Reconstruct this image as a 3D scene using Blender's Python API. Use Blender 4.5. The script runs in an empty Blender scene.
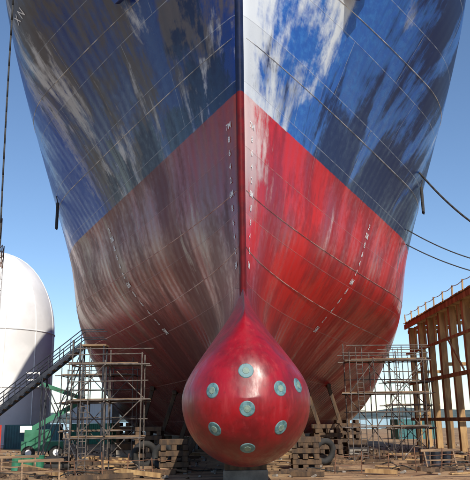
import bpy, bmesh, math, random
import numpy as np
from mathutils import Vector, Matrix
random.seed(7)
R=math.radians
sc=bpy.context.scene
sc.view_settings.view_transform='Standard'; sc.view_settings.look='None'; sc.view_settings.exposure=0
# ---------------------------------------------------------------- helpers
def link(o,parent=None):
    sc.collection.objects.link(o)
    if parent: o.parent=parent
    return o
def empty(name,loc=(0,0,0)):
    o=bpy.data.objects.new(name,None); o.location=loc; return link(o)
class MB:
    def __init__(s): s.v=[];s.f=[];s.m=[]
    def add(s,vs,fs,mi=0):
        n=len(s.v); s.v+= [tuple(v) for v in vs]; s.f+=[tuple(i+n for i in f) for f in fs]; s.m+=[mi]*len(fs)
    def box(s,c,d,mi=0,rz=0,ry=0,rx=0):
        M=Matrix.Rotation(rz,3,'Z')@Matrix.Rotation(ry,3,'Y')@Matrix.Rotation(rx,3,'X')
        vs=[]
        for x in(-.5,.5):
            for y in(-.5,.5):
                for z in(-.5,.5):
                    vs.append(Vector(c)+M@Vector((x*d[0],y*d[1],z*d[2])))
        s.add(vs,[(0,1,3,2),(4,6,7,5),(0,4,5,1),(2,3,7,6),(0,2,6,4),(1,5,7,3)],mi)
    def beam(s,a,b,w,h,mi=0):
        a=Vector(a);b=Vector(b);d=(b-a).normalized()
        up=Vector((0,0,1)) if abs(d.z)<.95 else Vector((0,1,0))
        r=d.cross(up).normalized(); u=r.cross(d)
        vs=[p+r*i*w/2+u*j*h/2 for p in(a,b) for i,j in((-1,-1),(1,-1),(1,1),(-1,1))]
        s.add(vs,[(0,1,2,3),(7,6,5,4),(0,4,5,1),(1,5,6,2),(2,6,7,3),(3,7,4,0)],mi)
    def tube(s,a,b,r,mi=0,n=8,r2=None):
        a=Vector(a);b=Vector(b);d=(b-a).normalized()
        if r2 is None:r2=r
        up=Vector((0,0,1)) if abs(d.z)<.95 else Vector((0,1,0))
        q=d.cross(up).normalized(); u=q.cross(d)
        vs=[];
        for p,rr in((a,r),(b,r2)):
            for k in range(n):
                t=2*math.pi*k/n; vs.append(p+q*rr*math.cos(t)+u*rr*math.sin(t))
        fs=[(k,(k+1)%n,n+(k+1)%n,n+k) for k in range(n)]+[tuple(range(n-1,-1,-1)),tuple(range(n,2*n))]
        s.add(vs,fs,mi)
    def path(s,pts,r,mi=0,n=6):
        for a,b in zip(pts[:-1],pts[1:]): s.tube(a,b,r,mi,n)
    def obj(s,name,mats,parent=None,smooth=False,bevel=0):
        me=bpy.data.meshes.new(name); me.from_pydata(s.v,[],s.f)
        for m in mats: me.materials.append(m)
        me.polygons.foreach_set('material_index',s.m)
        bm=bmesh.new();bm.from_mesh(me);bmesh.ops.recalc_face_normals(bm,faces=bm.faces);bm.to_mesh(me);bm.free()
        if smooth: me.polygons.foreach_set('use_smooth',[True]*len(me.polygons))
        o=bpy.data.objects.new(name,me); link(o,parent)
        if bevel:
            b=o.modifiers.new('b','BEVEL');b.width=bevel;b.segments=1
        return o
# ---- node helper
class N:
    def __init__(s,name):
        s.mat=bpy.data.materials.new(name); s.mat.use_nodes=True; s.t=s.mat.node_tree
        s.b=s.t.nodes['Principled BSDF']
    def n(s,typ,**k):
        nd=s.t.nodes.new(typ)
        for a,v in k.items(): setattr(nd,a,v)
        return nd
    def l(s,a,b): s.t.links.new(a,b)
    def set(s,inp,v):
        if isinstance(v,bpy.types.NodeSocket): s.l(v,inp)
        else: inp.default_value=v
    def math(s,op,a,b=0,c=0,clamp=False):
        nd=s.n('ShaderNodeMath',operation=op,use_clamp=clamp)
        s.set(nd.inputs[0],a);s.set(nd.inputs[1],b);s.set(nd.inputs[2],c); return nd.outputs[0]
    def sum(s,*a):
        r=a[0]
        for x in a[1:]: r=s.math('ADD',r,x)
        return r
    def mul(s,a,b): return s.math('MULTIPLY',a,b)
    def mix(s,f,a,b,bt='MIX'):
        nd=s.n('ShaderNodeMix',data_type='RGBA',blend_type=bt)
        s.set(nd.inputs[0],f)
        for i,v in((6,a),(7,b)):
            if isinstance(v,tuple): v=(*v[:3],1)
            s.set(nd.inputs[i],v)
        return nd.outputs[2]
    def noise(s,vec,scale,detail=4,rough=.55,dist=0):
        nd=s.n('ShaderNodeTexNoise'); nd.inputs['Scale'].default_value=scale;nd.inputs['Detail'].default_value=detail
        nd.inputs['Roughness'].default_value=rough;nd.inputs['Distortion'].default_value=dist
        if vec is not None: s.l(vec,nd.inputs['Vector'])
        return nd.outputs['Fac']
    def mr(s,v,a,b,c=0,d=1,smooth=True):
        nd=s.n('ShaderNodeMapRange',interpolation_type='SMOOTHSTEP' if smooth else 'LINEAR')
        s.set(nd.inputs[0],v)
        for i,x in zip((1,2,3,4),(a,b,c,d)): nd.inputs[i].default_value=x
        return nd.outputs[0]
    def mapping(s,vec,loc=(0,0,0),rot=(0,0,0),scale=(1,1,1)):
        nd=s.n('ShaderNodeMapping'); nd.inputs[1].default_value=loc;nd.inputs[2].default_value=rot;nd.inputs[3].default_value=scale
        s.l(vec,nd.inputs[0]); return nd.outputs[0]
    def coord(s,w='Object'): return s.n('ShaderNodeTexCoord').outputs[w]
    def bump(s,h,strength,dist):
        nd=s.n('ShaderNodeBump'); nd.inputs['Strength'].default_value=strength; nd.inputs['Distance'].default_value=dist
        s.l(h,nd.inputs['Height']); s.l(nd.outputs[0],s.b.inputs['Normal'])
def simple(name,c1,c2,scale=2,rough=.6,metal=0,bump=.15,stretch=(1,1,1),lo=.35,hi=.65,dist=.02,spec=.5):
    m=N(name); v=m.mapping(m.coord(),scale=stretch)
    a=m.noise(v,scale,5,.6); f=m.mr(a,lo,hi)
    m.l(m.mix(f,c1,c2),m.b.inputs['Base Color'])
    m.b.inputs['Metallic'].default_value=metal; m.b.inputs['Specular IOR Level'].default_value=spec
    m.l(m.mr(a,.3,.7,rough-.1,min(1,rough+.15)),m.b.inputs['Roughness'])
    if bump: m.bump(m.noise(v,scale*5,3,.65),bump,dist)
    return m.mat
timber=simple('weathered_timber',(.24,.135,.055),(.48,.31,.14),.9,.8,0,.5,(2.2,2.2,.5))
timber_dark=simple('dark_timber',(.045,.028,.018),(.13,.08,.045),1.2,.85,0,.5,(3,3,1))
concrete=simple('concrete',(.16,.14,.12),(.30,.27,.23),1.3,.85,0,.4)
galv=simple('galvanised_tube',(.05,.043,.04),(.17,.14,.12),3,.6,.3,.1)
rust=simple('rusty_steel',(.10,.045,.025),(.24,.12,.07),2.5,.75,.2,.3)
plank=simple('scaffold_plank',(.13,.08,.05),(.32,.21,.12),2,.8,0,.3,(.5,4,4))
rope_m=simple('rope_fibre',(.02,.02,.022),(.05,.05,.05),8,.8)
white_p=simple('white_paint',(.76,.76,.75),(.86,.86,.85),.3,.45,0,.05)
green_p=simple('green_paint',(.02,.14,.07),(.04,.20,.12),.8,.5,0,.1)
teal_p=simple('teal_paint',(.03,.11,.12),(.05,.17,.17),.8,.5,0,.1)
red_p=simple('red_paint',(.42,.03,.02),(.5,.06,.04),.8,.5,0,.1)
rubber=simple('rubber',(.015,.015,.015),(.035,.033,.03),3,.8)
steel_dk=simple('dark_steel',(.015,.018,.025),(.04,.045,.06),2,.5,.3,.2)
anchor_p=simple('anchor_blue_paint',(.01,.03,.16),(.02,.06,.26),2,.4,0,.2)
mark_w=simple('marking_white',(.50,.47,.46),(.84,.84,.84),2.5,.55,0,.0,lo=.3,hi=.5)
# ---------------------------------------------------------------- hull form
def hermite(xs,ys):
    xs=np.array(xs,float);ys=np.array(ys,float)
    d=np.gradient(ys,xs)
    def f(x):
        x=np.clip(x,xs[0],xs[-1]); i=int(np.clip(np.searchsorted(xs,x)-1,0,len(xs)-2))
        h=xs[i+1]-xs[i];t=(x-xs[i])/h
        return ((2*t**3-3*t**2+1)*ys[i]+(t**3-2*t*t+t)*h*d[i]+(-2*t**3+3*t*t)*ys[i+1]+(t**3-t*t)*h*d[i+1])
    return f
KEEL=1.1; DECK=34.0; BOOT=17.6
stemY=hermite([0,4,8,12,18,25,35],[33,32,31,30.4,29.8,28.5,25.5])
Lf=hermite([0,4,7,11.5,17.6,22.5,27,31,35],[66,58,50,39,33.5,27,21,17,15.5])
pf=hermite([0,4,7,11.5,17.6,22.5,35],[2.1,1.9,1.55,1.17,1.0,.9,.77])
Bf=hermite([0,10,17,22,28,35],[16.2,16.2,16.2,16.4,16.6,16.6])
def smax(a,b,k):
    h=max(k-abs(a-b),0)/k; return max(a,b)+h*h*k*.25
def smin(a,b,k): return -smax(-a,-b,k)
def hullb(Y,z):
    s=Y-stemY(z)
    if s<0: return s*1.2
    Bm=float(Bf(z))
    if z<6.1: Bm-=5-math.sqrt(max(0,25-(6.1-z)**2))
    g=(s/Lf(z))**pf(z)
    f=smin(g*1.02,1,.20) if g<2 else 1
    return Bm*f+.16*(1-math.exp(-s/.12))
ZC=3.5
topf=hermite([24,24.3,25,26,27.5,29.5,31,34],[0,1.05,2.0,2.95,3.85,4.6,5.0,5.5])
def kf(Y):
    return math.sqrt(max(0,1-((27.2-min(Y,27.2))/3.2)**2))
def bulbprof(Y,v):
    e=math.sqrt(max(0,1-v*v)); t=(math.cos(min(1,v)*math.pi)*.5+.5)**.72*.97+.03*(1-v)
    w=min(1,max(0,(Y-24)/3.0)); w=w*w*(3-2*w)
    return e*(1-w)+t*w
def bulbb(Y,z):
    if Y<=24: return 0
    k=kf(Y); W=2.42*k
    if z>=ZC:
        T=topf(Y); v=(z-ZC)/T
        return W*bulbprof(Y,v) if v<1 else -(v-1)*T*.5
    v=(ZC-z)/(2.4*k)
    return W*math.sqrt(max(0,1-v*v)) if v<1 else 0
def F(Y,z):
    h=hullb(Y,z);b=bulbb(Y,z)
    return max(0,smax(h,b,min(1.1,max(.02,h*1.3+.05))))
ship=empty('cargo_ship',(0.33,0,0))
# ---- ship paint
def hullmat():
    m=N('hull_paint'); uv=m.coord('UV'); sep=m.n('ShaderNodeSeparateXYZ'); m.l(uv,sep.inputs[0]); u,v=sep.outputs[0],sep.outputs[1]
    ob=m.coord('Object'); so=m.n('ShaderNodeSeparateXYZ'); m.l(ob,so.inputs[0])
    side=m.mr(so.outputs[0],-.05,.05)
    br=m.n('ShaderNodeTexBrick'); br.offset=.37
    m.l(m.mapping(uv,loc=(0,.4,0)),br.inputs['Vector'])
    br.inputs['Color1'].default_value=(0,0,0,1);br.inputs['Color2'].default_value=(1,1,1,1);br.inputs['Mortar'].default_value=(.5,.5,.5,1)
    br.inputs['Scale'].default_value=1;br.inputs['Mortar Size'].default_value=.03;br.inputs['Mortar Smooth'].default_value=.3
    br.inputs['Brick Width'].default_value=9.5;br.inputs['Row Height'].default_value=3.1
    pl=m.n('ShaderNodeSeparateColor'); m.l(br.outputs['Color'],pl.inputs[0]); plate=pl.outputs[0]; seam=br.outputs['Fac']
    fine=m.noise(uv,2.2,6,.7)
    comb=m.noise(m.mapping(uv,rot=(0,0,R(-14)),scale=(1.9,.30,1)),1,6,.7)
    st=m.noise(m.mapping(uv,rot=(0,0,R(-34)),scale=(.26,.11,1)),1.0,5,.55,.5)
    st2=m.noise(m.mapping(uv,loc=(9,3,0),rot=(0,0,R(22)),scale=(.28,.15,1)),1.0,5,.6,.4)
    st3=m.noise(m.mapping(uv,loc=(2,15,0),rot=(0,0,R(-40)),scale=(.36,.13,1)),1.0,5,.6,.4)
    big=m.noise(m.mapping(uv,loc=(4,7,0)),.10,2,.5,.3)
    cb=m.math('SUBTRACT',comb,.5); fn=m.math('SUBTRACT',fine,.5)
    e1=m.sum(st,m.mul(cb,.26),m.mul(fn,.14)); e2=m.sum(st2,m.mul(cb,.30),m.mul(fn,.16)); e3=m.sum(st3,m.mul(cb,.30),m.mul(fn,.16))
    # --- topsides, port (photo right)
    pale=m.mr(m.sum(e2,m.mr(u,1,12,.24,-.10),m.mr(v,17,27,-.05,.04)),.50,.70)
    navy=m.mr(m.sum(e1,m.mr(v,18,24,.14,-.03),m.mr(u,6,14,-.12,.04)),.49,.60)
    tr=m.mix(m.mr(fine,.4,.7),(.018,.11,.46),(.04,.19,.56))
    tr=m.mix(pale,tr,(.72,.77,.82))  # glare, strongest near the stem, painted into the colour as a pale tone
    tr=m.mix(navy,tr,(.005,.018,.10))
    # --- topsides, starboard (photo left)
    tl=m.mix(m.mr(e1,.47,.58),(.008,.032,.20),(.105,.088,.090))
    tl=m.mix(m.mr(m.sum(e3,m.mr(u,12,22,-.05,.07),m.mr(v,17,25,.03,-.02)),.50,.64),tl,(.58,.60,.64))  # whitish sky reflections put into the colour as noise patches
    tl=m.mix(m.mr(m.sum(e2,m.mr(v,18,22,-.13,.05)),.36,.44,1,0),tl,(.005,.012,.06))
    tl=m.mix(m.mr(m.sum(u,m.mul(fn,4),m.mul(cb,6)),19,22.5),tl,(.015,.09,.48))
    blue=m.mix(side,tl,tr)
    # --- bottom
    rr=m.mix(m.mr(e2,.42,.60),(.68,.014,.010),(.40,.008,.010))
    rr=m.mix(m.mul(m.mr(m.sum(e2,m.mr(u,.5,6,.20,-.14)),.55,.70),m.mr(v,10,15)),rr,(.78,.56,.54))  # pinkish-white glare by the stem, held in the base colour
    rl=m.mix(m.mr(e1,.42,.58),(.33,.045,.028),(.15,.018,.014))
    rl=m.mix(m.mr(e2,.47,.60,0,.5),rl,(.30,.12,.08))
    rl=m.mix(m.mul(m.mr(m.sum(e3,m.mr(u,16,30,-.07,.05)),.54,.66),m.mr(v,8,12,0,.75)),rl,(.52,.42,.34))  # tan highlight streaks painted into the starboard red
    red=m.mix(side,rl,rr)  # starboard reds browner: shaded side and grime both mixed into the colour
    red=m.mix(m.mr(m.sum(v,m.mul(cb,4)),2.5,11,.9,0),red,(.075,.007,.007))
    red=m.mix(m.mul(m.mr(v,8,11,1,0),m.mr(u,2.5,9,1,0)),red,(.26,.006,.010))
    edge=m.math('ADD',v,m.mul(fn,.12))
    top=m.mr(edge,BOOT-.03,BOOT+.03)
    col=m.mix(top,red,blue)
    col=m.mix(m.mr(comb,.60,.78,0,.40),col,(.05,.03,.03))
    col=m.mix(m.mul(seam,m.mr(fine,.35,.6,.05,.5)),col,m.mix(m.mr(v,BOOT-1,BOOT+1),(.45,.24,.21),(.50,.55,.62)))
    col=m.mix(m.mr(plate,0,1,0,.22,False),col,(.02,.02,.03))
    m.l(col,m.b.inputs['Base Color'])
    m.l(m.mr(m.sum(e1,m.mul(fn,.3)),.38,.62,.24,.50),m.b.inputs['Roughness'])
    m.b.inputs['IOR'].default_value=1.5
    m.l(m.mr(top,0,1,.20,.36),m.b.inputs['Specular IOR Level'])
    m.b.inputs['Coat Weight'].default_value=.05; m.b.inputs['Coat Roughness'].default_value=.22
    wv=m.n('ShaderNodeTexWave',wave_type='BANDS',bands_direction='X'); m.l(uv,wv.inputs[0]); wv.inputs['Scale'].default_value=.35;wv.inputs['Distortion'].default_value=1.5
    h=m.sum(m.mul(wv.outputs['Fac'],.25),m.mul(big,2.0),m.mul(m.noise(uv,1.4,3,.6),.25),m.mul(seam,.35))
    m.bump(h,.6,.06)
    return m.mat
def bulbmat():
    m=N('bulb_red_paint'); ob=m.coord()
    a=m.noise(ob,.8,6,.65,.5);b=m.noise(m.mapping(ob,scale=(3,3,.5)),1.5,5,.6)
    c=m.mix(m.mr(a,.35,.65),(.30,.004,.012),(.16,.004,.009))
    c=m.mix(m.mr(b,.55,.74,0,.4),c,(.38,.035,.04))
    c=m.mix(m.mr(m.noise(ob,5,6,.7),.56,.72,0,.5),c,(.08,.007,.010))
    # darker towards the bottom of the bulb, with a noisy edge
    s=m.n('ShaderNodeSeparateXYZ');m.l(ob,s.inputs[0])
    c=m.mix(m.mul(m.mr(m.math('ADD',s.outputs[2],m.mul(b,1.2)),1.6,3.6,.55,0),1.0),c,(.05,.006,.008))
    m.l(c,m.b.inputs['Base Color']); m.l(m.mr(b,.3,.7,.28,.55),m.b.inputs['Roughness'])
    m.b.inputs['Specular IOR Level'].default_value=.45
    m.b.inputs['Coat Weight'].default_value=.1;m.b.inputs['Coat Roughness'].default_value=.25
    m.bump(m.math('ADD',m.noise(ob,1.2,2,.5),m.mul(m.noise(ob,9,4,.6),.06)),.45,.06)
    return m.mat
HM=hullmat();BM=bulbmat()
# ---- hull mesh
zs=[KEEL+ (DECK-KEEL)*i/110 for i in range(111)]
ss=[0,.03,.07,.12,.2,.3,.45]+[.45+.55*i for i in range(1,110)]+[62,66,72,80,90,100,112,125]
me=bpy.data.meshes.new('hull'); verts=[];uvs=[];faces=[]
for sd in(-1,1):
    base=len(verts)
    for z in zs:
        y0=stemY(z)
        for s in ss:
            Y=y0+s; x=max(0,F(Y,z)-.02)
            if s==0: x=0
            verts.append((sd*x,Y,z)); uvs.append((s*1.1,z))
    n=len(ss)
    for i in range(len(zs)-1):
        for j in range(n-1):
            q=(base+i*n+j,base+i*n+j+1,base+(i+1)*n+j+1,base+(i+1)*n+j)
            faces.append(q if sd>0 else q[::-1])
n=len(ss);half=len(zs)*n
for j in range(n-1):
    faces.append((j+1,j,half+j,half+j+1))
    a=(len(zs)-1)*n+j; faces.append((a,a+1,half+a+1,half+a))
for i in range(len(zs)-1):
    a=i*n+n-1;b=a+n; faces.append((a,b,half+b,half+a))
me.from_pydata(verts,[],faces)
ul=me.uv_layers.new(name='UVMap')
for lp in me.loops: ul.data[lp.index].uv=uvs[lp.vertex_index]
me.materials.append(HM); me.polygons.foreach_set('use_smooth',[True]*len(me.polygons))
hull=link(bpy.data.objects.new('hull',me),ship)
# ---- bulb
mb=MB(); NV=48; Ys=[24+ 9*(i/52)**2 for i in range(53)]
rings=[]
for Y in Ys[1:]:
    k=kf(Y);ring=[]
    for i in range(-NV,NV+1):
        a=i/NV*math.pi/2
        if i<0: z=ZC+math.sin(a)*2.4*k
        else: z=ZC+math.sin(a)*topf(Y)*.9995
        x=F(Y,z)
        if i in(-NV,NV): x=0
        ring.append((x,Y,z))
    full=ring+[(-p[0],p[1],p[2]) for p in ring[-2:0:-1]]
    rings.append(full)
nr=len(rings[0]);V=[p for r in rings for p in r]
Fc=[(i*nr+j,i*nr+(j+1)%nr,(i+1)*nr+(j+1)%nr,(i+1)*nr+j) for i in range(len(rings)-1) for j in range(nr)]
V.append((0,24,ZC)); Fc+=[(len(V)-1,(j+1)%nr,j) for j in range(nr)]
mb.add(V,Fc); bulb=mb.obj('bulbous_bow',[BM],ship,smooth=True)
disc_g=simple('disc_teal',(.05,.13,.14),(.13,.25,.27),6,.5)
disc_y=simple('disc_centre',(.12,.20,.17),(.22,.30,.24),9,.6)
def bulb_pt(x,z):
    lo,hi=24.0,28.5
    for _ in range(40):
        mid=(lo+hi)/2
        if bulbb(mid,z)>abs(x): hi=mid
        else: lo=mid
    return Vector((x,hi,z))
spots=[(0,3.15),(-.02,4.42),(-1.18,3.78),(1.15,3.82),(-1.12,2.5),(1.15,2.52),(0,1.85),(1.82,3.95)]
mb=MB()
for (x,z) in spots:
    p=bulb_pt(x,z);e=.04
    a=bulb_pt(x+e,z)-bulb_pt(x-e,z);b=bulb_pt(x,z+e)-bulb_pt(x,z-e)
    nrm=a.cross(b).normalized()
    if nrm.y>0:nrm=-nrm
    q=nrm.cross(Vector((0,0,1))).normalized();w=q.cross(nrm)
    for (r0,r1,h0,h1,mi) in((.26,.24,.0,.02,0),(.12,.11,.015,.03,1)):
        vs=[]
        for rr,hh in((r0+.02,h0-.03),(r0,h1-.01),(r1,h1)):
            for k in range(28):
                t=2*math.pi*k/28
                off=q*rr*math.cos(t)+w*rr*math.sin(t)
                pp=bulb_pt(p.x+off.x,p.z+off.z); pp=p+off+nrm*((pp-(p+off)).dot(nrm))
                vs.append(pp+nrm*hh)
        vs.append(p+nrm*h1)
        fs=[(i*28+k,i*28+(k+1)%28,(i+1)*28+(k+1)%28,(i+1)*28+k) for i in range(2) for k in range(28)]+[(56+k,56+(k+1)%28,84) for k in range(28)]
        mb.add(vs,fs,mi)
mb.obj('nose_discs',[disc_g,disc_y],ship,smooth=False)
# ---- rounded stem bar, its shadow painted in as a dark tone
stem_r=simple('stem_shadow_red',(.085,.004,.006),(.16,.006,.010),1.5,.6,spec=.25)
stem_b=simple('stem_shadow_blue',(.004,.009,.035),(.008,.018,.07),1.5,.55,spec=.25)
for nm,z0,z1,mt in(('stem_bar_lower',7.2,BOOT,stem_r),('stem_bar_upper',BOOT,DECK,stem_b)):
    mb=MB();vs=[];K=9;Z=[z0+(z1-z0)*i/50 for i in range(51)]
    for z in Z:
        w=.16+.05*(z-7.9)/10
        for k in range(K):
            t=math.pi*(k/(K-1)); vs.append((w*math.cos(t),stemY(z)+.32-.42*math.sin(t),z))
    mb.add(vs,[(i*K+k,i*K+k+1,(i+1)*K+k+1,(i+1)*K+k) for i in range(50) for k in range(K-1)])
    mb.obj(nm,[mt],ship,smooth=True)
# ---- weld strips
seam_m=simple('seam_strip',(.20,.22,.28),(.70,.72,.75),.7,.5,lo=.42,hi=.58)
seam_r=simple('seam_strip_red',(.28,.07,.06),(.66,.45,.40),.7,.5,lo=.42,hi=.58)
def on_hull(sd,Y,z,off=.03):
    e=.15
    x=F(Y,z)-.02; dY=(F(Y+e,z)-F(Y-e,z))/(2*e); dz=(F(Y,z+e)-F(Y,z-e))/(2*e)
    n_=Vector((1,-dY,-dz)).normalized()
    p=Vector((x,Y,z))+n_*off
    return Vector((p.x*sd,p.y,p.z))
def strip(sd,pts,w,mi,mb):
    vs=[]
    for (Y,z) in pts:
        vs+= [on_hull(sd,Y,z-w,-.01),on_hull(sd,Y,z,.03),on_hull(sd,Y,z+w,-.01)]
    mb.add(vs,[(3*i+k,3*i+3+k,3*i+4+k,3*i+1+k) for i in range(len(pts)-1) for k in(0,1)],mi)
for sd in(-1,1):
    mb=MB()
    for (z0,z1,s1,mi) in((20.3,20.9,60,0),(13.0,13.4,60,1),(10.4,9.9,45,1),(25.4,26.2,50,0)):
        strip(sd,[(stemY(z0)+.3+(s1-.3)*i/90,z0+(z1-z0)*i/90) for i in range(91)],.03,mi,mb)
    mb.obj('weld_seam_strips',[seam_m,seam_r],ship,smooth=True)
# ---- draft marks
def text_mesh(txt,size,thick=.008):
    c=bpy.data.curves.new('t','FONT');c.body=txt;c.size=size;c.offset=thick;c.align_x='CENTER'
    o=bpy.data.objects.new('t',c);sc.collection.objects.link(o)
    dg=bpy.context.evaluated_depsgraph_get();me=o.evaluated_get(dg).to_mesh()
    v=[tuple(x.co) for x in me.vertices];f=[tuple(p.vertices) for p in me.polygons]
    o.to_mesh_clear();bpy.data.objects.remove(o);return v,f
def marks(name,items):
    mb=MB()
    for sd,txt,Y0,z0,size in items:
        v,f=text_mesh(txt,size)
        vs=[on_hull(sd,Y0+sd*x,z0+y,.03) for x,y,_ in v]
        mb.add(vs,f)
    return mb.obj(name,[mark_w],ship)
it=[]
for sd in(-1,1):
    for k in range(12):
        it.append((sd,str((k*2)%10 or '%dM'%(5+k//5)),50.0,8.8+k*.68,.56))
    for k in range(11):
        it.append((sd,str((k*2)%10 or '%dM'%(5+k//5)),stemY(9+k*.7)+.90,9.6+k*.66,.40))
marks('draft_marks',it)
marks('bow_lettering',[(-1,'X N',42.6,29.5,.8)])
# ---- anchors
for sd in(-1,1):
    mb=MB(); Y0,z0=34.7,25.5
    c=on_hull(sd,Y0,z0+1.6,.0); a=on_hull(sd,Y0+1,z0+1.6,0)-c; b=on_hull(sd,Y0,z0+2.6,0)-c
    a.normalize(); nn=a.cross(b).normalized()
    if nn.x*sd<0:nn=-nn
    b=nn.cross(a)
    if b.z<0:b=-b
    P=lambda i,j,h:c+a*i+b*j+nn*h
    ring=[P(1.0*math.cos(t),1.1*math.sin(t)+.6,.12) for t in [2*math.pi*k/24 for k in range(25)]]
    mb.path(ring,.16,0,8)
    mb.add([P(.95*math.cos(2*math.pi*k/24),1.05*math.sin(2*math.pi*k/24)+.6,.05) for k in range(24)],[tuple(range(24))],0)
    mb.beam(P(0,1.4,.25),P(0,-.9,.38),.3,.28,0)
    vs=[P(-.75,-.5,.3),P(.75,-.5,.3),P(.3,-1.35,.34),P(-.3,-1.35,.34)];vs+=[q+nn*.4 for q in vs]
    mb.add(vs,[(0,1,2,3),(7,6,5,4)]+[(k,(k+1)%4,4+(k+1)%4,4+k) for k in range(4)],0)
    for q in(-1,1):
        vs=[P(q*.35,-.7,.25),P(q*.85,-.6,.25),P(q*.9,.6,.4),P(q*.7,1.0,.45),P(q*.5,.4,.4)]
        vs+= [v+nn*.22 for v in vs]
        mb.add(vs,[(0,1,2,3,4),(9,8,7,6,5)]+[(k,(k+1)%5,5+(k+1)%5,5+k) for k in range(5)],0)
    mb.obj('bow_anchor',[anchor_p],ship,bevel=.03)
mb=MB()
for sd in(-1,1):
    mb.path([on_hull(sd,stemY(DECK)+.2+i*1.5,DECK-.05,.05) for i in range(50)],.14,0,6)
mb.obj('bulwark_rail',[steel_dk],ship)
# ---------------------------------------------------------------- ground etc.
def groundmat():
    m=N('dock_floor'); o=m.coord()
    a=m.noise(o,.25,6,.65);b=m.noise(o,3,6,.7);c=m.noise(m.mapping(o,scale=(.2,2,1)),1,5,.6)
    br=m.n('ShaderNodeTexBrick');m.l(o,br.inputs['Vector']);br.inputs['Scale'].default_value=1
    br.inputs['Brick Width'].default_value=4;br.inputs['Row Height'].default_value=.42;br.inputs['Mortar Size'].default_value=.03
    br.inputs['Color1'].default_value=(.28,.16,.075,1);br.inputs['Color2'].default_value=(.48,.30,.15,1);br.inputs['Mortar'].default_value=(.03,.02,.015,1)
    col=m.mix(m.mr(a,.46,.56),br.outputs['Color'],(.44,.29,.15))
    col=m.mix(m.mr(b,.52,.68,0,.75),col,(.08,.045,.028))
    col=m.mix(m.mr(c,.50,.60,0,.85),col,(.05,.032,.022))
    m.l(col,m.b.inputs['Base Color']);m.b.inputs['Roughness'].default_value=.9
    m.bump(m.math('ADD',b,m.mul(br.outputs['Fac'],-.6)),.7,.06)
    return m.mat
mb=MB();S=6000
mb.add([(-S,-200,0),(S,-200,0),(S,2*S,0),(-S,2*S,0)],[(0,1,2,3)]);mb.obj('ground',[groundmat()])
wm=N('water');wm.b.inputs['Base Color'].default_value=(.03,.08,.12,1);wm.b.inputs['Roughness'].default_value=.15
wm.bump(wm.noise(wm.coord(),.6,3),.4,.3)
mb=MB();mb.add([(-S,190,.02),(S,190,.02),(S,2*S,.02),(-S,2*S,.02)],[(0,1,2,3)]);mb.obj('water',[wm.mat])
hm=simple('hill_scrub',(.05,.08,.08),(.10,.13,.12),.02,.9,0,0)
mb=MB();n=160;vs=[]
for i in range(n+1):
    x=-2200+4400*i/n;h=14+10*math.sin(i*.13)+6*math.sin(i*.37+1)+5*random.random()
    vs+=[(x,2400,-1),(x,2500,max(6,h)),(x,2900,max(8,h*1.4))]
mb.add(vs,[(3*i+k,3*i+3+k,3*i+4+k,3*i+1+k) for i in range(n) for k in(0,1)]);mb.obj('hills',[hm],smooth=True)
# ---------------------------------------------------------------- dock blocks
def blockset(name,x,y,w,top):
    mb=MB()
    mb.box((x,y,.3),(w,1.2,.6),0); h=top-.6; k=max(1,int(h/.28)); hh=h/k
    for i in range(k):
        z=.6+hh*(i+.5)
        for j in(-1,1):
            if i%2: mb.box((x+j*w*.3,y,z),(w*.3,1.15,hh-.01),1,rz=random.uniform(-.03,.03))
            else: mb.box((x,y+j*.32,z),(w*.95,.42,hh-.01),1,rz=random.uniform(-.03,.03))
    return mb.obj(name,[concrete,timber_dark],bevel=.02)
for i in range(26): blockset('keel_block',.33,33.5+i*2.6,2.0,KEEL-.01)
for y in(58,63,68,74,80,88):
    for x in(-9,-5,5.3,9.3): blockset('bilge_block',x+.2,y,1.6,KEEL-.01)
def shore(name,sd,Y,z,out):
    top=on_hull(sd,Y,z,.05)+Vector((.33,0,0)); mb=MB()
    foot=Vector((top.x+sd*out,Y,.12)); mb.beam(foot,top,.32,.32,0)
    mb.box((foot.x,foot.y,.11),(1.1,.9,.2),0); mb.box(top+Vector((sd*.05,0,-.05)),(.35,.8,.35),0)
    mb.obj(name,[timber_dark],bevel=.015)
for sd in(-1,1):
    for Y,z in((44,2.6),(48,3.2),(52,3.9),(56,4.6),(61,5.2),(66,5.8)): shore('timber_shore',sd,Y,z,1.6)
def crib(name,x,y,w,d,h,rz=0):
    mb=MB();k=int(h/.3)
    for i in range(k):
        z=.15+.3*i
        for j in(-1,0,1):
            if i%2==0: mb.box((j*w*.38,0,z),(.3,d*random.uniform(.93,1.1),.285),0,rz=random.uniform(-.04,.04))
            else: mb.box((0,j*d*.38,z),(w*random.uniform(.93,1.1),.3,.285),0,rz=random.uniform(-.04,.04))
    o=mb.obj(name,[timber_dark],bevel=.015);o.location=(x,y,0);o.rotation_euler=(0,0,rz)
crib('timber_crib',-3.6,41,1.6,1.6,1.8,.1);crib('timber_crib',3.9,42,1.6,1.6,1.8,-.1);crib('timber_crib',-6.3,52,2,2,2.4);crib('timber_crib',6.5,53,2,2,2.4)
crib('timber_crib',-4.9,45.5,1.4,1.6,1.2,.3);crib('timber_crib',5.8,47,1.5,1.5,1.5,.2);crib('timber_crib',-9,60,2,2,2.7);crib('timber_crib',9,60,2,2,2.7)
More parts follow.
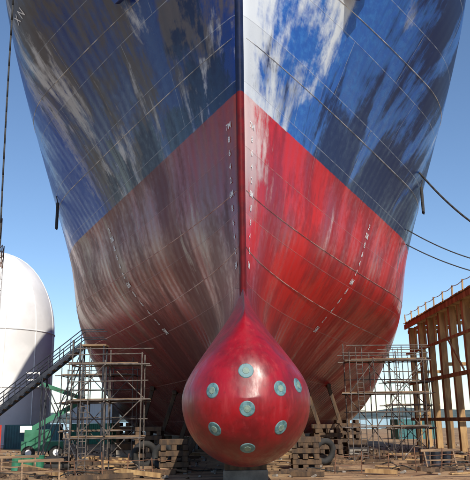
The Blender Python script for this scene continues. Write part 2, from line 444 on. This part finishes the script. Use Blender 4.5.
# ---------------------------------------------------------------- scaffolds
def scaffold(name,x0,x1,y0,y1,levels,lift=2.0,bays=3):
    mb=MB();r=.04
    xs=[x0+(x1-x0)*i/bays+(random.uniform(-.15,.15) if 0<i<bays else 0) for i in range(bays+1)]
    H=levels*lift
    for i,x in enumerate(xs):
        for y in(y0,y1):
            h=H+random.choice((.2,.9,1.3,.6))
            mb.tube((x,y,.05),(x+random.uniform(-.07,.07),y,h),r); mb.box((x,y,.03),(.25,.25,.06),1)
        for l in range(1,levels+1): mb.tube((x,y0-random.uniform(.1,.4),l*lift-.05),(x,y1+.15,l*lift-.05),r)
    for l in range(1,levels+1):
        z=l*lift
        for y in(y0,y1):
            mb.tube((x0-random.uniform(.1,.6),y,z),(x1+random.uniform(.1,.6),y,z+random.uniform(-.05,.05)),r)
            for dz in((.5,1.0) if l==levels else (1.0,)):
                if random.random()<.6: mb.tube((x0-random.uniform(.1,.5),y+.06,z+dz),(x1+random.uniform(.1,.5),y+.06,z+dz+random.uniform(-.06,.06)),r*.8)
        k=4
        for j in range(k):
            if random.random()<.3: continue
            y=y0+(y1-y0)*(j+.5)/k
            mb.box(((x0+x1)/2+random.uniform(-.3,.3),y,z+.08),((x1-x0)+random.uniform(-.6,.7),(y1-y0)/k-.05,.05),2,rz=random.uniform(-.01,.01))
    for l in range(levels):
        z=l*lift
        for b in range(bays):
            if (b+l)%2==0: mb.tube((xs[b],y0-.06,z+.1),(xs[b+1],y0-.06,z+lift),r*.8)
            else: mb.tube((xs[b+1],y1+.06,z+.1),(xs[b],y1+.06,z+lift),r*.8)
    lx=xs[0]+.5
    for q in(0,.4): mb.tube((lx+q,y0-.3,.1),(lx+q,y0+.1,H+.9),.03)
    for k in range(int(H/.3)): mb.tube((lx,y0-.3+.4*k*.3/H,.3+k*.3),(lx+.4,y0-.3+.4*k*.3/H,.3+k*.3),.02)
    return mb.obj(name,[galv,timber_dark,plank])
scaffold('scaffold_tower',-8.9,-5.2,38.5,40.2,3,1.95,2)
scaffold('scaffold_tower',7.6,12.6,48,50,3,2.2,3)
scaffold('scaffold_tower',-13.5,-8.0,55,57,3,2.1,3)
scaffold('scaffold_tower',12.8,16.2,60,62,4,1.9,2)
# ---------------------------------------------------------------- stairs
def stairs():
    mb=MB();a=Vector((-20.6,50,.3));b=Vector((-10.9,50,8.0));d=b-a;n=26
    for y in(-.55,.55):
        o=Vector((0,y,0)); mb.beam(a+o,b+o,.08,.26,0)
        for hz in(.55,1.1): mb.tube(a+o+Vector((0,0,hz)),b+o+Vector((0,0,hz)),.035,0)
        for k in range(0,n+1,2):
            p=a+d*k/n+o; mb.tube(p,p+Vector((0,0,1.1)),.03,0)
    for k in range(n):
        p=a+d*(k+.5)/n; mb.box(p,(.32,1.05,.05),1)
    mb.box((-10.0,50,8.02),(1.7,1.3,.12),1)
    for x,z in((-13.5,5.8),(-17,3.1),(-9.3,8.0),(-10.9,8)):
        for y in(49.4,50.6): mb.tube((x,y,0),(x,y,z),.06,0)
        mb.tube((x,49.4,.3),(x,50.6,z-.2),.04,0)
    for y in(49.4,50.6):
        mb.tube((-13.5,y,.3),(-10.9,y,7.5),.04,0);mb.tube((-10.9,y,.3),(-13.5,y,5.5),.04,0)
        for hz in(.55,1.1): mb.tube((-10.9,y,8+hz),(-9.3,y,8+hz),.035,0)
    mb.obj('access_stairs',[steel_dk,plank])
stairs()
# ---------------------------------------------------------------- timber wharf frame
def wharf():
    p=empty('timber_wharf',(0,0,0)); x=18.6;H=12.2;mb=MB()
    ys=[42+3.6*i for i in range(10)]
    for i,y in enumerate(ys):
        w=.55
        mb.beam((x,y,0),(x+random.uniform(-.06,.06),y+random.uniform(-.08,.08),H-.2),w,w)
        if i%3==0:
            mb.beam((x+3,y,0),(x+3,y,H-.2),.42,.42)
            mb.beam((x,y+.36,7.4),(x+3.0,y+.36,7.4),.2,.3)
        mb.beam((x-.3,y+.42,H-.6),(x+3.4,y+.42,H-.6),.22,.35)
        if i<9: mb.beam((x-.05,y+1.8,9.3),(x-.05,y+1.8,H-.3),.2,.22)
    for z,w in((H,.5),(9.3,.25),(6.2,.34),(2.6,.3)):
        mb.beam((x-.42,41,z),(x-.42,75.5,z),.18,w)
    mb.beam((x+3.3,41,H),(x+3.3,75.5,H),.18,.4)
    for i in(0,4): mb.beam((x-.56,ys[i],6.4),(x-.56,ys[i+1],9.2),.10,.2)
    mb.obj('frame',[timber],p,bevel=.02)
    mb=MB()
    for k in range(112): mb.box((x+1.5,41+.305*k,H+.33),(4.2+random.uniform(-.1,.15),.28,.1),0)
    mb.obj('deck_planks',[timber],p)
    mb=MB()
    for i in range(13):
        y=41.3+2.8*i; mb.beam((x-.45,y,H+.3),(x-.45+random.uniform(-.05,.05),y,H+1.3),.11,.11)
    mb.path([(x-.45,41+.7*i,H+1.2-.12*abs(math.sin(i*math.pi/4))) for i in range(49)],.03)
    mb.obj('handrail',[timber],p)
wharf()
# ---------------------------------------------------------------- storage dome
def tank():
    p=empty('white_storage_dome',(-32.1,92,0)); mb=MB();prof=[(8,0),(8,14)]+[(8*math.cos(a),14+11*math.sin(a)) for a in [math.pi/2*i/16 for i in range(1,17)]]
    n=64;vs=[]
    for r,z in prof:
        for k in range(n): t=2*math.pi*k/n;vs.append((max(r,.02)*math.cos(t),max(r,.02)*math.sin(t),z))
    mb.add(vs,[(i*n+k,i*n+(k+1)%n,(i+1)*n+(k+1)%n,(i+1)*n+k) for i in range(len(prof)-1) for k in range(n)])
    mb.obj('shell',[white_p],p,smooth=True)
    mb=MB()
    for z in(.3,7,14): mb.path([(8.03*math.cos(2*math.pi*k/48),8.03*math.sin(2*math.pi*k/48),z) for k in range(49)],.07)
    for q in range(12):
        t=2*math.pi*q/12; mb.path([(8.03*math.cos(a)*math.cos(t),8.03*math.cos(a)*math.sin(t),14+11.03*math.sin(a)) for a in [math.pi/2*i/12 for i in range(12)]],.05)
        mb.tube((8.03*math.cos(t),8.03*math.sin(t),0),(8.03*math.cos(t),8.03*math.sin(t),14),.05)
    mb.obj('ribs',[white_p],p)
    mb=MB();mb.box((2.0,-7.85,1.6),(2.2,.5,3.2),0);mb.obj('door',[red_p],p)
tank()
def mast(name,x,y,H):
    mb=MB();w=.5;k=int(H/1.0)
    for i,j in((-1,-1),(1,-1),(1,1),(-1,1)):
        for s in range(0,k,4): mb.tube((x+i*w/2,y+j*w/2,s),(x+i*w/2,y+j*w/2,min(k,s+4)),.05,(s//4)%2)
    for s in range(k):
        c=[(x+i*w/2,y+j*w/2) for i,j in((-1,-1),(1,-1),(1,1),(-1,1))]
        for q in range(4):
            a=c[q];b=c[(q+1)%4];mb.tube((*a,s),(*b,s+1),.025,(s//4)%2);mb.tube((*a,s),(*b,s),.025,(s//4)%2)
    mb.tube((x,y,k),(x,y,k+2.5),.04,0); mb.obj(name,[rust,white_p])
mast('lattice_mast',-20.75,60,18)
# ---------------------------------------------------------------- containers etc
def container(x,y,rz,mat,L=6,z0=0):
    mb=MB();h=2.6;w=2.44
    def corr(ax,c,L_,sgn):
        n=int(L_/.28);vs=[]
        for i in range(n*2+1):
            t=-L_/2+L_*i/(n*2);o=.035 if i%2 else 0
            for z in(.15,h-.15): vs.append((t,sgn*(c-o),z) if ax=='x' else (sgn*(c-o),t,z))
        mb.add(vs,[(2*i,2*i+2,2*i+3,2*i+1) for i in range(n*2)])
    corr('x',w/2,L-.2,1);corr('x',w/2,L-.2,-1);corr('y',L/2,w-.2,1);corr('y',L/2,w-.2,-1)
    mb.box((0,0,h-.08),(L-.1,w-.1,.1))
    for i in(-1,1):
        for j in(-1,1): mb.box((i*(L/2-.05),j*(w/2-.05),h/2),(.16,.16,h))
        for z in(.08,h-.08): mb.box((0,i*(w/2-.05),z),(L-.2,.13,.15));mb.box((i*(L/2-.05),0,z),(.13,w-.2,.15))
    o=mb.obj('shipping_container',[mat]);o.location=(x,y,z0);o.rotation_euler=(0,0,rz)
container(-23,82,.1,teal_p);container(-19,96,-.3,green_p);container(-27.5,74,.5,red_p);container(-19,96,-.25,white_p,6,2.61);container(24,98,.2,teal_p)
def lift(x,y):
    mb=MB();mb.box((0,0,1.0),(3.2,2.0,.7),0);mb.box((-.4,0,1.8),(2.0,1.7,.9),0);mb.box((-1.3,0,2.3),(.9,1.3,.5),2)
    for i in(-1.05,1.05):
        for j in(-1.0,1.0): mb.tube((i,j-.2,.52),(i,j+.2,.52),.52,1,20);mb.tube((i,j-.22,.52),(i,j+.22,.52),.25,2,12)
    mb.beam((-1,0,2.2),(3.2,0,4.6),.35,.4,0);mb.beam((3.2,0,4.6),(-.5,0,5.9),.28,.32,0)
    mb.box((-1,0,5.6),(1.0,1.4,.08),2)
    for i in(-.5,.5):
        for j in(-.7,.7): mb.tube((-1+i,j,5.6),(-1+i,j,6.7),.03,2)
    for z in(6.15,6.7):
        for j in(-.7,.7): mb.tube((-1.5,j,z),(-.5,j,z),.03,2)
        for i in(-.5,.5): mb.tube((-1+i,-.7,z),(-1+i,.7,z),.03,2)
    o=mb.obj('boom_lift',[green_p,rubber,white_p],bevel=.03);o.location=(x,y,0);o.rotation_euler=(0,0,.3)
lift(-15.6,58)
def drums(x,y,n,mat):
    for i in range(n):
        mb=MB();a=x+(i%3)*.68;b=y+(i//3)*.66
        mb.tube((0,0,0),(0,0,.88),.29,0,20)
        for z in(.02,.3,.58,.87): mb.tube((0,0,z-.015),(0,0,z+.015),.305,0,20)
        o=mb.obj('oil_drum',[mat]);o.location=(a,b,0)
drums(-13.3,44,5,green_p);drums(11.2,44,3,steel_dk)
def tyre(x,y,z,r,tilt,rz):
    mb=MB();n=28;m_=10;vs=[]
    for i in range(n):
        t=2*math.pi*i/n
        for k in range(m_):
            a=2*math.pi*k/m_;rr=r+.32*r*math.cos(a);vs.append((rr*math.cos(t),.3*r*math.sin(a),rr*math.sin(t)))
    mb.add(vs,[(i*m_+k,((i+1)%n)*m_+k,((i+1)%n)*m_+(k+1)%m_,i*m_+(k+1)%m_) for i in range(n) for k in range(m_)])
    o=mb.obj('fender_tyre',[rubber],smooth=True);o.location=(x,y,z);o.rotation_euler=(tilt,0,rz)
for a in((-5.6,44,.85,.62,.15,.3),(-4.4,43,.8,.6,-.2,-.5),(5.3,45,.85,.62,.2,.4),(-10.6,43,.3,.6,1.57,0),(-10.6,43,.66,.6,1.57,0)): tyre(*a)
def trestle(x,y,rz):
    mb=MB();mb.beam((-1.1,0,.95),(1.1,0,.95),.12,.14)
    for i in(-.9,.9):
        for j in(-.35,.35): mb.beam((i,j,0),(i,0,.95),.08,.08)
        mb.beam((i,-.2,.4),(i,.2,.4),.05,.08)
    mb.beam((-.9,-.2,.42),(.9,-.2,.42),.05,.08)
    o=mb.obj('timber_trestle',[plank]);o.location=(x,y,0);o.rotation_euler=(0,0,rz)
trestle(-9.9,36.8,.3);trestle(11.5,42,.2);trestle(-12.3,41,.4)
def fence(name,x0,x1,y,h,step,mat):
    mb=MB();n=int((x1-x0)/step)
    for i in range(n+1):
        x=x0+i*step+random.uniform(-.15,.15);mb.tube((x,y+random.uniform(-.03,.03),0),(x+random.uniform(-.15,.15),y,h*random.uniform(.9,1.3)),.03)
    pts=[(x0-.1+(x1-x0+.2)*i/20,y,h*.9-.06*abs(math.sin(i*.9))) for i in range(21)]
    mb.path(pts,.018);mb.path([(a,b,c-.45) for a,b,c in pts],.018)
    mb.obj(name,[mat])
fence('stake_barrier',-13.5,-3.2,37.4,1.0,1.3,rust);fence('stake_barrier',5.2,13.5,38.6,1.0,1.4,rust)
def hoses(name,pts0):
    mb=MB()
    for (x,y,L,a) in pts0:
        p=[];
        for i in range(30):
            t=i/29; p.append((x+L*t*math.cos(a)+.5*math.sin(t*9+x),y+L*t*math.sin(a)+.5*math.cos(t*7+x),.06+.25*max(0,math.sin(t*11+y))))
        mb.path(p,.035)
    mb.obj(name,[rubber],smooth=True)
hoses('air_hoses',[(-14,38,9,.1),(-6,40,6,.3),(4,39,8,.1),(7,43,7,-.2),(10,40,5,.5)])
mb=MB()
for i in range(170):
    x=random.uniform(-20,20);y=random.uniform(36.5,58)
    if abs(x)<2.5: continue
    L=random.uniform(.6,3.8);a=random.gauss(0,.5);c=random.uniform(.06,.25);zz=random.choice((0,0,.1,.3))
    mb.box((x,y,c/2+.02+zz*.5),(L,random.uniform(.1,.28),c),random.choice((0,1,1,2)),rz=a,ry=random.uniform(-.03,.03)+zz*.3)
mb.obj('loose_timber',[timber,timber_dark,plank])
mb=MB()
for i in range(900):
    x=random.uniform(-25,25);y=random.uniform(36,75);s=random.uniform(.04,.2)
    mb.box((x,y,s*.3),(s*1.5,s,s*.7),random.choice((0,1)),rz=random.random()*3,ry=random.random()*.5)
mb.obj('rubble',[concrete,timber_dark])
# ---------------------------------------------------------------- ropes
def rope(name,a,b,sag,r=.05,n=28,bow=0):
    a=Vector(a);b=Vector(b);mb=MB()
    mb.path([a.lerp(b,i/n)+Vector((bow*4*(i/n)*(1-i/n),0,-sag*4*(i/n)*(1-i/n))) for i in range(n+1)],r);mb.obj(name,[rope_m],smooth=True)
def hp(sd,Y,z): return on_hull(sd,Y,z,.03)+Vector((.33,0,0))
rope('mooring_rope',hp(1,53,21.8),(25,54,15.6),1.8,.08);rope('mooring_rope',hp(1,58,18.4),(25,56,14.4),.9,.05);rope('mooring_rope',hp(1,60,17.6),(25,58,13.8),.7,.05)
rope('hanging_line',hp(-1,40.5,31.5),(-15.2,45.0,3.0),0,.06,28,-.15)
def fender(sd,Y,z,h):
    q=hp(sd,Y,z);x,y=q.x+sd*.2,q.y
    mb=MB();mb.tube((x,y,z),(x,y,z-h),.13,0,10);mb.tube(hp(sd,Y,z+.6),(x,y,z),.04,0);mb.tube((x,y,z-h),(x+.05,y,z-h-.15),.13,0,10,.03);mb.obj('hanging_fender',[rope_m])
fender(1,55,21.2,2.2);fender(-1,56,20.6,2.2)
# ---------------------------------------------------------------- light
sd=Vector((.235,-.76,.60)).normalized()
w=bpy.data.worlds.new('World');sc.world=w;w.use_nodes=True;nt=w.node_tree
sk=nt.nodes.new('ShaderNodeTexSky');sk.sky_type='NISHITA';sk.sun_disc=False
sk.sun_elevation=math.asin(sd.z);sk.sun_rotation=math.atan2(sd.x,sd.y);sk.ozone_density=4.5;sk.air_density=1.0;sk.dust_density=.1
bg=nt.nodes['Background'];nt.links.new(sk.outputs[0],bg.inputs[0]);bg.inputs[1].default_value=.145
L=bpy.data.lights.new('sun','SUN');L.energy=5;L.angle=R(.5);L.color=(1,.92,.80)
lo=link(bpy.data.objects.new('sun',L));lo.rotation_euler=sd.to_track_quat('Z','Y').to_euler()
# ---------------------------------------------------------------- camera
cam=bpy.data.cameras.new('camera');co=link(bpy.data.objects.new('camera',cam))
cam.sensor_fit='HORIZONTAL';cam.sensor_width=36;cam.lens=36*700/470;cam.clip_end=20000;cam.clip_start=.1
M=Matrix.Rotation(R(90+14.4),4,'X')@Matrix.Rotation(R(-.8),4,'Z')
co.matrix_world=Matrix.Translation((0,0,2.8))@M
sc.camera=co
